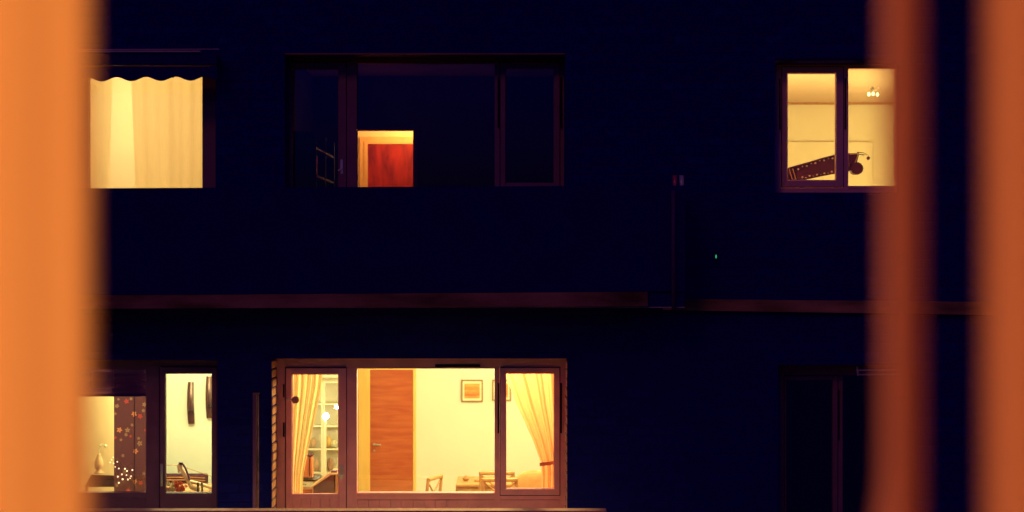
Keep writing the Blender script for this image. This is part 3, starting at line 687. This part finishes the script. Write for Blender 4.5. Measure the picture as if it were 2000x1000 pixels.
tl = thing('globe_lamp', 'glowing globe lamp on a thin stem in front of the glazed cabinet', 'lamp', (X(636, 21.6), 21.6, FL_LO))
t = MB(); t.ball(P(636, 813, 21.6), .04, n=16, m=12); t.build('globe', 'globe', tl, smooth=True)
t = MB(); t.tube([P(636, 818, 21.6), Vector((X(636, 21.6), 21.6, FL_LO + .02))], .009, 8); t.lathe((X(636, 21.6), 21.6, FL_LO), [(.13, 0), (.13, .015), (.02, .03)], 18); t.build('stand', 'white', tl)

dk = thing('bureau', 'small pale bureau with a drawer seen through the balcony door', 'bureau', (X(606, 19.7), 19.7, FL_LO))
Yd = 19.7
t = MB(); t.pbox(584.5, 937, 621, 939.5, Yd - .02, .4); t.build('top', 'dark_wood', dk)
t = MB(); t.box(X(586, Yd), X(618, Yd), Yd, Yd + .36, FL_LO, Z(939.6, Yd)); t.build('body', 'casing_tan', dk)
t = MB(); t.pbox(587, 941.5, 612, 951, Yd - .014, .013); dr = t.build('drawer', 'white', dk)
for px in (591, 596):
    t = MB(); t.tube([P(px - 2, 945, Yd - .03), P(px, 947.5, Yd - .035), P(px + 2, 945, Yd - .03)], .004, 6); t.build('handle', 'dark_metal', dr)
t = MB(); t.pbox(587, 956, 610, 975, Yd - .013, .012); t.build('lower_drawer', 'door_orange', dk)
ln = thing('lantern', 'tall copper lantern standing on the bureau', 'lantern', P(602, 937, Yd + .12))
t = MB(); t.prism([(X(a, Yd + .1), Z(b_, Yd + .1)) for a, b_ in ((592.5, 932), (611, 932), (610, 892), (600, 892), (593, 912))], Yd + .06, Yd + .2); t.build('body', 'copper', ln, bevel=.006)
t = MB(); t.pbox(599.5, 888.5, 610.5, 891.5, Yd + .05, .16); t.build('lid', 'grey_brown', ln)
for a in (593.5, 601, 609.5):
    t = MB(); t.tube([P(a, 931.5, Yd + .07), P(a - .6, 934, Yd + .07), P(a, 936.6, Yd + .07)], .006, 6); t.build('foot', 'dark_metal', ln)
t = MB(); t.prism([(X(a, Yd + .06), Z(b_, Yd + .06)) for a, b_ in ((604.2, 930), (605.6, 930), (605.6, 894), (604.2, 894))], Yd + .052, Yd + .062); t.build('seam', 'dark_wood', ln)
ar = thing('slanted_desk', 'grey brown slant topped writing desk at the foot of the balcony door', 'desk', (X(634, 19.2), 19.2, FL_LO))
Ya = 19.2
t = MB(); t.prism([(X(a, Ya), Z(b_, Ya)) for a, b_ in ((612, 951), (646, 928), (653, 928), (655, 1000), (612, 1000))], Ya, Ya + .4); t.build('side', 'grey_brown', ar, bevel=.004)
t = MB(); t.prism([(X(a, Ya), Z(b_, Ya)) for a, b_ in ((605, 953), (644, 924.5), (661, 924.5), (661, 927.6), (646, 927.6), (611.5, 951), (605, 956))], Ya - .012, Ya + .42); t.build('lid', 'casing_tan', ar)
t = MB(); t.prism([(X(a, Ya), Z(b_, Ya)) for a, b_ in ((655.3, 928), (661, 928), (661, 1000), (655.3, 1000))], Ya - .01, Ya + .41); t.build('back_post', 'cushion', ar)
t = MB(); t.pbox(646, 920, 658, 924.2, Ya + .05, .12)
tag(t.build('small_box', 'plum', bevel=.006), 'small flat dark box lying on the slanted desk', 'box')

def make_chair(label, px_c, Y, rot, m='brown_wood'):
    """cross-backed dining chair"""
    c = thing('dining_chair', label, 'chair', (X(px_c, Y), Y, FL_LO), 'cross backed chairs round the table')
    ca, sa = math.cos(rot), math.sin(rot); ox, oy = X(px_c, Y), Y
    def T(x, y, z): return Vector((ox + x * ca - y * sa, oy + x * sa + y * ca, FL_LO + z))
    def bar(name, pts, r):
        t = MB(); t.tube([T(*p) for p in pts], r, 6); return t.build(name, m, c)
    h = .195
    for sx in (-1, 1):
        bar('leg', [(sx * h, 0, 0), (sx * h, 0, .45), (sx * h, -.05, .97)], .019)
        bar('leg', [(sx * h, .38, 0), (sx * h, .38, .44)], .018)
    t = MB(); t.hexa([T(-.22, 0, .44), T(.22, 0, .44), T(.22, 0, .475), T(-.22, 0, .475), T(-.22, .42, .44), T(.22, .42, .44), T(.22, .42, .475), T(-.22, .42, .475)]); t.build('seat', m, c)
    bar('top_rail', [(-h, -.05, .955), (h, -.05, .955)], .024)
    bar('mid_rail', [(-h, -.015, .62), (h, -.015, .62)], .014)
    bar('cross_brace', [(-h, -.045, .93), (h, -.018, .63)], .010)
    bar('cross_brace', [(h, -.046, .93), (-h, -.019, .63)], .010)
    return c
make_chair('cross backed wooden chair on the far side of the dining table', 970.5, 20.15, 0.0)
make_chair('cross backed wooden chair nearest the casement, in front of the other', 976, 19.55, 0.04)
make_chair('narrow looking wooden chair standing sideways left of the dining table', 842, 19.7, 1.2)
tb = thing('dining_table', 'low wooden dining table in front of the bright wall', 'table', (X(950, 20.4), 20.55, FL_LO))
Yt = 20.5; zt = Z(946, Yt)
t = MB(); t.box(X(890, Yt), X(1020, Yt), Yt, Yt + .75, zt - .03, zt); t.build('tabletop', 'brown_wood', tb, bevel=.005)
t = MB(); t.box(X(893, Yt), X(1017, Yt), Yt + .03, Yt + .05, zt - .1, zt - .031); t.build('apron', 'brown_wood', tb)
for px in (894.5, 1012):
    for dy in (.03, .66):
        t = MB(); t.box(X(px, Yt) - .03, X(px, Yt) + .03, Yt + dy + .021, Yt + dy + .075, FL_LO, zt - .031); t.build('leg', 'brown_wood', tb)
t = MB(); t.box(X(899, Yt), X(1008, Yt), Yt + .04, Yt + .07, Z(961, Yt), Z(958, Yt)); t.build('stretcher', 'brown_wood', tb)
q = Vector((X(910, Yt + .3), Yt + .3, zt + .001))
t = MB(); t.lathe(q, [(.02, 0), (.045, .03), (.05, .045), (.043, .04), (.01, .012)], 16); t.ball(q + Vector((0, 0, .045)), .026, n=8, m=6)
tag(t.build('bowl', 'brown_wood', smooth=True, base=q), 'small brown bowl on the dining table', 'bowl')
tr = MB(); tr.box(X(926, Yt), X(957, Yt), Yt + .2, Yt + .5, zt + .001, zt + .032); tag(tr.build('tray', 'brown_wood', bevel=.006), 'flat brown tray on the dining table behind the chair back', 'tray')
am = thing('armchair', 'rounded ochre armchair beside the tied gold curtain', 'armchair', (X(1045, 19.6), 19.6, FL_LO))
Yr = 19.5; cz = FL_LO + .68
t = MB(); t.ball((X(1046, Yr), Yr + .2, cz), .30, .14, .36, 24, 16, .75); t.build('backrest', 'cushion', am, smooth=True)
t = MB(); t.ball((X(1046, Yr), Yr - .1, FL_LO + .33), .34, .34, .17, 24, 12, .6); t.build('seat', 'cushion', am, smooth=True)
t = MB(); t.ball((X(1010, Yr) + .02, Yr - .05, FL_LO + .45), .07, .3, .26, 16, 12, .7); t.build('armrest', 'cushion', am, smooth=True)
for px in (1020, 1070):
    t = MB(); t.tube([(X(px, Yr), Yr - .3, FL_LO), (X(px, Yr), Yr - .3, FL_LO + .2)], .02); t.build('leg', 'dark_wood', am)

# ------------------------------------------------------------------ study (upper right)
Yw = 23.53
t = MB(); t.box(2.55, X(1704, Yw), Yw, Yw + .068, FL_UP + .001, Z(277, Yw))
tag(t.build('wall_panel', 'wall_cream', bevel=.006), 'plain pale panel covering the lower part of the study wall', 'panel')

ch = thing('chandelier', 'small glass chandelier with three glowing bulbs in the upper right room', 'chandelier', P(1705, 190, 21.4))
Yk = 21.4
t = MB(); t.tube([Vector((X(1705, Yk), Yk, CE_UP - .21)), P(1705, 174, Yk)], .006, 6); t.lathe(P(1705, 178, Yk), [(.02, 0), (.03, .02), (.012, .05)], 10); t.build('stem', 'steel', ch, smooth=True)
for dx, dy, py in ((-8, -.05, 184), (0.5, -.1, 183), (9, .02, 184.5)):
    t = MB(); e = P(1705 + dx, py - 6, Yk + dy); t.tube([P(1705, 178, Yk), (P(1705, 172, Yk) + e) / 2, e], .005, 6); t.build('arm', 'steel', ch)
    t = MB(); t.ball(P(1705 + dx, py, Yk + dy), .021, .021, .026, n=12, m=8); t.build('bulb', 'bulb', ch, smooth=True)
for dx, py in ((-6, 170), (2, 168), (11, 172), (6, 176)):
    t = MB(); t.ball(P(1705 + dx, py, Yk - .06), .011, n=8, m=6); t.build('crystal', 'stud', ch, smooth=True)

mc = thing('model_crane', 'dark studded crane boom with a round drum and a hanging ball in the study window', 'model crane', (X(1600, 18.7), 18.75, Z(372, 18.7)))
Ym = 18.7
top = [(1520, 333), (1537, 330), (1552, 325.5), (1580, 318), (1606, 310), (1631, 303.5), (1645, 300.5), (1658, 299), (1679, 299)]
bot = [(1674, 318), (1660, 334), (1631, 337.5), (1600, 343.5), (1562, 351.5), (1540, 358), (1520, 362)]
t = MB(); t.prism([(X(a, Ym), Z(b_, Ym)) for a, b_ in top + bot], Ym, Ym + .12); t.build('boom', 'plum', mc, bevel=.008)
for edge in (top[1:7], bot[2:6]):
    t = MB(); t.tube([P(a, b_, Ym - .006) for a, b_ in edge], .011, 6); t.build('flange', 'plum', mc)
t = MB(); t.tube([P(1660, 301, Ym - .006), P(1676, 301, Ym - .006), P(1670, 318, Ym - .006)], .006, 6); t.build('rim', 'casing_tan', mc)
for i in range(11):     # two staggered rows of studs on either edge
    u = i / 10; pt = (1559 + 84 * u, 329 - 25 * u - 2.2 * math.sin(PI * u)); pb_ = (1567 + 72 * u, 347.5 - 14 * u + .5 * math.sin(PI * u))
    off = 2.2 if i % 2 else 0
    for (a, b_) in ((pt[0], pt[1] - off + 1.5), (pb_[0], pb_[1] + off - 1)):
        t = MB(); t.ball(P(a, b_, Ym - .004), .012 if i % 2 == 0 else .0095, n=8, m=6); t.build('stud', 'stud', mc, smooth=True)
for a in (1540, 1544, 1551, 1554):
    t = MB(); t.tube([P(a - 3, 328.5, Ym - .012), P(a + 4.5, 354, Ym - .012)], .005, 6); t.build('band', 'casing_tan' if a in (1544, 1551) else 'black', mc)
t = MB(); t.tube([P(1677, 300, Ym + .02), P(1671, 317, Ym + .02)], .012, 6); t.build('end_strut', 'black', mc)
t = MB(); t.disc(P(1673.5, 329, Ym - .02), 12 * K * Ym, Ym - .03, Ym + .09, 28)
for k in range(14):
    a = 2 * PI * k / 14; q = P(1673.5, 329, Ym); t.tube([(q.x + .067 * math.cos(a), Ym - .032, q.z + .067 * math.sin(a)), (q.x + .067 * math.cos(a), Ym + .092, q.z + .067 * math.sin(a))], .004, 5)
t.build('drum', 'plum', mc)
t = MB(); t.tube([P(1674, 297.6, Ym), P(1685, 298, Ym), P(1694, 301.5, Ym)], .006, 6, .0015); t.tube([P(1679, 301.5, Ym + .02), P(1687, 302, Ym + .02), P(1696, 303, Ym + .02)], .006, 6, .0015); t.tube([P(1684, 302, Ym), P(1684, 305, Ym)], .003, 5); t.tube([P(1687, 302, Ym), P(1687, 305.5, Ym)], .003, 5); t.build('jib', 'black', mc)
t = MB(); t.tube([P(1696, 303, Ym + .02), P(1696, 306, Ym + .02)], .002, 5); t.ball(P(1696, 309, Ym + .02), .0215, n=14, m=10); t.build('hook_ball', 'plum', mc, smooth=True)
t = MB(); t.tube([P(1538, 330, Ym), P(1537, 318, Ym)], .003, 5); t.build('stay', 'black', mc)
t = MB(); t.hexa([P(1505, 366, Ym - .1), P(1560, 366, Ym - .1), P(1545, 352, Ym - .05), P(1510, 352, Ym - .05), P(1505, 366, Ym + .2), P(1560, 366, Ym + .2), P(1545, 352, Ym + .15), P(1510, 352, Ym + .15)]); t.build('base', 'plum', mc)
dsk = thing('study_table', 'table under the study window carrying the model crane', 'table', (X(1620, 18.8), 18.8, FL_UP))
ztop = Z(366, Ym - .1) - .002
t = MB(); t.box(X(1490, 18.6), X(1690, 18.6), 18.45, 19.1, ztop - .03, ztop); t.build('tabletop', 'brown_wood', dsk)
for px in (1494, 1684):
    for y in (18.48, 19.04):
        t = MB(); t.box(X(px, 18.6) - .02, X(px, 18.6) + .02, y, y + .04, FL_UP, ztop - .031); t.build('leg', 'brown_wood', dsk)

# ------------------------------------------------------------------ dark flat: bookshelf by the left wall
bs = thing('bookshelf', 'dark bookshelf against the side wall of the unlit flat', 'bookshelf', (-2.45, 20.6, FL_UP))
t = MB()
for y in (19.6, 20.6, 21.6): t.box(-2.61, -2.29, y, y + .03, FL_UP, Z(268, 20.6))
t.build('upright', 'seal', bs)
for py in (300, 352, 400):
    t = MB(); t.box(-2.605, -2.30, 19.631, 20.599, Z(py, 20.6), Z(py, 20.6) + .025); t.box(-2.605, -2.30, 20.631, 21.599, Z(py, 20.6), Z(py, 20.6) + .025); t.build('shelf', 'seal', bs)
for i, (y, h, m, lab) in enumerate([(19.75, .22, 'copper', 'copper coloured book at the end of the shelf in the unlit flat'), (19.80, .19, 'paint', 'red brown book beside the copper one in the unlit flat'), (19.87, .23, 'plum', 'plum book leaning among others in the unlit flat')]):
    t = MB(); z0 = Z(352, 20.6) + .026; t.box(-2.52, -2.31, y, y + .04, z0, z0 + h); tag(t.build('book', m), lab, 'book', 'books on the dark shelf')

# ------------------------------------------------------------------ the room the photograph is taken from
YC = 2.0
rm = MB(); rm.box(-2.4, -1.15, 2.3, 2.5, CZ - 1.6, CZ + 1.3); rm.box(1.15, 2.4, 2.3, 2.5, CZ - 1.6, CZ + 1.3); rm.box(-1.149, 1.149, 2.3, 2.5, CZ - 1.6, CZ - .95); rm.box(-1.149, 1.149, 2.3, 2.5, CZ + .85, CZ + 1.3)
struct(rm.build('room_wall', 'wall_cream'))
rm = MB(); rm.box(-2.5, -2.401, -2.0, 2.5, CZ - 1.6, CZ + 1.3); rm.box(2.401, 2.5, -2.0, 2.5, CZ - 1.6, CZ + 1.3); rm.box(-2.4, 2.4, -2.1, -2.0, CZ - 1.6, CZ + 1.3); struct(rm.build('back_wall', 'wall_cream'))
rm = MB(); rm.box(-2.5, 2.5, -2.1, 2.5, CZ - 1.7, CZ - 1.601); struct(rm.build('room_floor', 'floor'))
rm = MB(); rm.box(-2.5, 2.5, -2.1, 2.5, CZ + 1.301, CZ + 1.4); struct(rm.build('room_ceiling', 'wall_cream'))

def near_curtain(prof, zt, zb, flare=None):
    """prof: (px, distance) along the cloth at YC"""
    mb = MB(); n = len(prof) - 1
    def fn(u, v):
        i = min(int(u * n), n - 1); f = u * n - i
        x = prof[i][0] + (prof[i + 1][0] - prof[i][0]) * f; y = prof[i][1] + (prof[i + 1][1] - prof[i][1]) * f
        z = zt + (zb - zt) * v
        dx = flare(u, (CZ - z) / (K * YC) + 500) if flare else 0
        return (X(x + dx, y), y + .004 * math.sin(3 * v + 5 * u), z)
    return mb.grid(fn, n * 2, 60)
def folds(px0, px1, step, Y, amp, ph=0, n=8):
    out = []; x = px0
    while x <= px1:
        out.append((x, Y - amp * math.cos(2 * PI * (x - px0) / step + ph) - .3 * amp * math.cos(2 * PI * (x - px0) / (step * 1.73) + 1)))
        x += step / n
    return out
p = [(-700 + 0, 2.0)] + folds(-690, 140, 150, 2.02, .005, 1.2) + [(160, 2.02), (174, 2.03), (183, 2.05)]
o = near_curtain(p, CZ + 1.25, CZ - 1.58).build('curtain', 'curtain_tan', smooth=True)
tag(o, 'broad bright orange curtain out of focus along the left edge', 'curtain', 'curtains of the near window')
p = [(1724, 2.03), (1727, 2.006), (1733, 1.992), (1741, 1.987), (1750, 1.989), (1760, 1.998), (1770, 2.014), (1780, 2.038), (1789, 2.068), (1797, 2.11), (1803, 2.17)]
def flare(u, py): return -max(0, 1 - 2.2 * u) ** 1.5 * 9 * min(1.3, max(0, (py - 900) / 100.0)) ** 2
o = near_curtain(p, CZ + 1.25, CZ - .85, flare).build('curtain', 'curtain_dim', smooth=True)
tag(o, 'narrow dim red brown curtain fold out of focus right of the upper window', 'curtain', 'curtains of the near window')
p = [(1918, 2.16), (1921, 2.12), (1925, 2.08), (1934, 2.04), (1948, 2.02), (1972, 2.01), (1995, 2.013)] + folds(2020, 2700, 132, 2.02, .007, 0.5)
o = near_curtain(p, CZ + 1.25, CZ - 1.58).build('curtain', 'curtain_dimmed', smooth=True)
tag(o, 'wide dimly lit curtain out of focus at the right edge', 'curtain', 'curtains of the near window')

# ------------------------------------------------------------------ light
def point(name, loc, col, power, r=.1):
    l = bpy.data.lights.new(name, 'POINT'); l.color = col; l.energy = power; l.shadow_soft_size = r
    o = bpy.data.objects.new(name, l); COL.objects.link(o); o.location = loc; return o
WARM = (1.0, .46, .16)
point('near_room_lamp', (-1.05, -.4, CZ + .02), (1.0, .42, .14), 92, .14)
point('bedroom_lamp', (-4.6, 20.2, CZ + 1.9), (1.0, .75, .28), 116, .15)
point('hall_lamp', (X(760, 22.8) + .3, 22.75, CE_UP - .45), (1.0, .50, .10), 62, .1)
point('study_fill', (5.45, 20.4, CZ + .6), (1.0, .88, .27), 168, .15)  # hidden beside the window; lights the study in place of the chandelier
point('study_side_fill', (2.75, 19.6, CZ + .5), (1.0, .88, .27), 122, .15)  # second hidden lamp added to even out the study
point('parlour_lamp', (-3.95, 20.2, CE_LO - .35), (1.0, .94, .40), 215, .15)
point('living_room_lamp', (.3, 20.6, CE_LO - .35), (1.0, .97, .37), 112, .15)
point('window_fill', (-.35, 18.95, CE_LO - .3), (1.0, .88, .34), 240, .1)  # added out of sight to light the brick ends, frames and coping

# night sky: a deep blue remnant of dusk; one dim warm sun stands for the glow of the street
el, az = math.radians(28), math.radians(20)
wd = bpy.data.worlds.new('World'); sc.world = wd; wd.use_nodes = True
nt = wd.node_tree; bg = nt.nodes['Background']
sky = nt.nodes.new('ShaderNodeTexSky'); sky.sky_type = 'NISHITA'; sky.sun_disc = False
sky.sun_elevation = math.radians(2); sky.sun_rotation = PI + az
mx = nt.nodes.new('ShaderNodeMixRGB'); mx.blend_type = 'MULTIPLY'; mx.inputs['Fac'].default_value = 1.0
mx.inputs[2].default_value = (.004, .01, 1.0, 1)
nt.links.new(sky.outputs[0], mx.inputs[1]); nt.links.new(mx.outputs[0], bg.inputs['Color'])
bg.inputs['Strength'].default_value = 0.1
sl = bpy.data.lights.new('sun', 'SUN'); sl.energy = .135; sl.angle = math.radians(12); sl.color = (1.0, .27, .12)
so_ = bpy.data.objects.new('sun', sl); COL.objects.link(so_)
d = Vector((math.sin(az) * math.cos(el), math.cos(az) * math.cos(el), -math.sin(el)))
so_.rotation_euler = d.to_track_quat('-Z', 'Y').to_euler(); so_.location = (0, -10, 30)

# ------------------------------------------------------------------ camera
cd = bpy.data.cameras.new('camera'); cam = bpy.data.objects.new('camera', cd); COL.objects.link(cam)
cam.location = (0, 0, CZ); cam.rotation_euler = (PI / 2, 0, 0)
cd.sensor_width = 36; cd.lens = 36 / (2000 * K); cd.clip_start = .05; cd.clip_end = 1500
cd.dof.use_dof = True; cd.dof.focus_distance = 18.0; cd.dof.aperture_fstop = cd.lens / 1000 / .055
sc.camera = cam
sc.view_settings.view_transform = 'Standard'; sc.view_settings.look = 'None'
sc.view_settings.exposure = 0; sc.view_settings.gamma = 1
sc.render.resolution_x = 1024; sc.render.resolution_y = 512
cy = sc.cycles
cy.max_bounces = 8; cy.diffuse_bounces = 5; cy.glossy_bounces = 4; cy.transparent_max_bounces = 12
cy.caustics_reflective = False; cy.caustics_refractive = False; cy.sample_clamp_indirect = 4.0
cy.use_denoising = True
try: cy.denoiser = 'OPENIMAGEDENOISE'
except Exception: pass
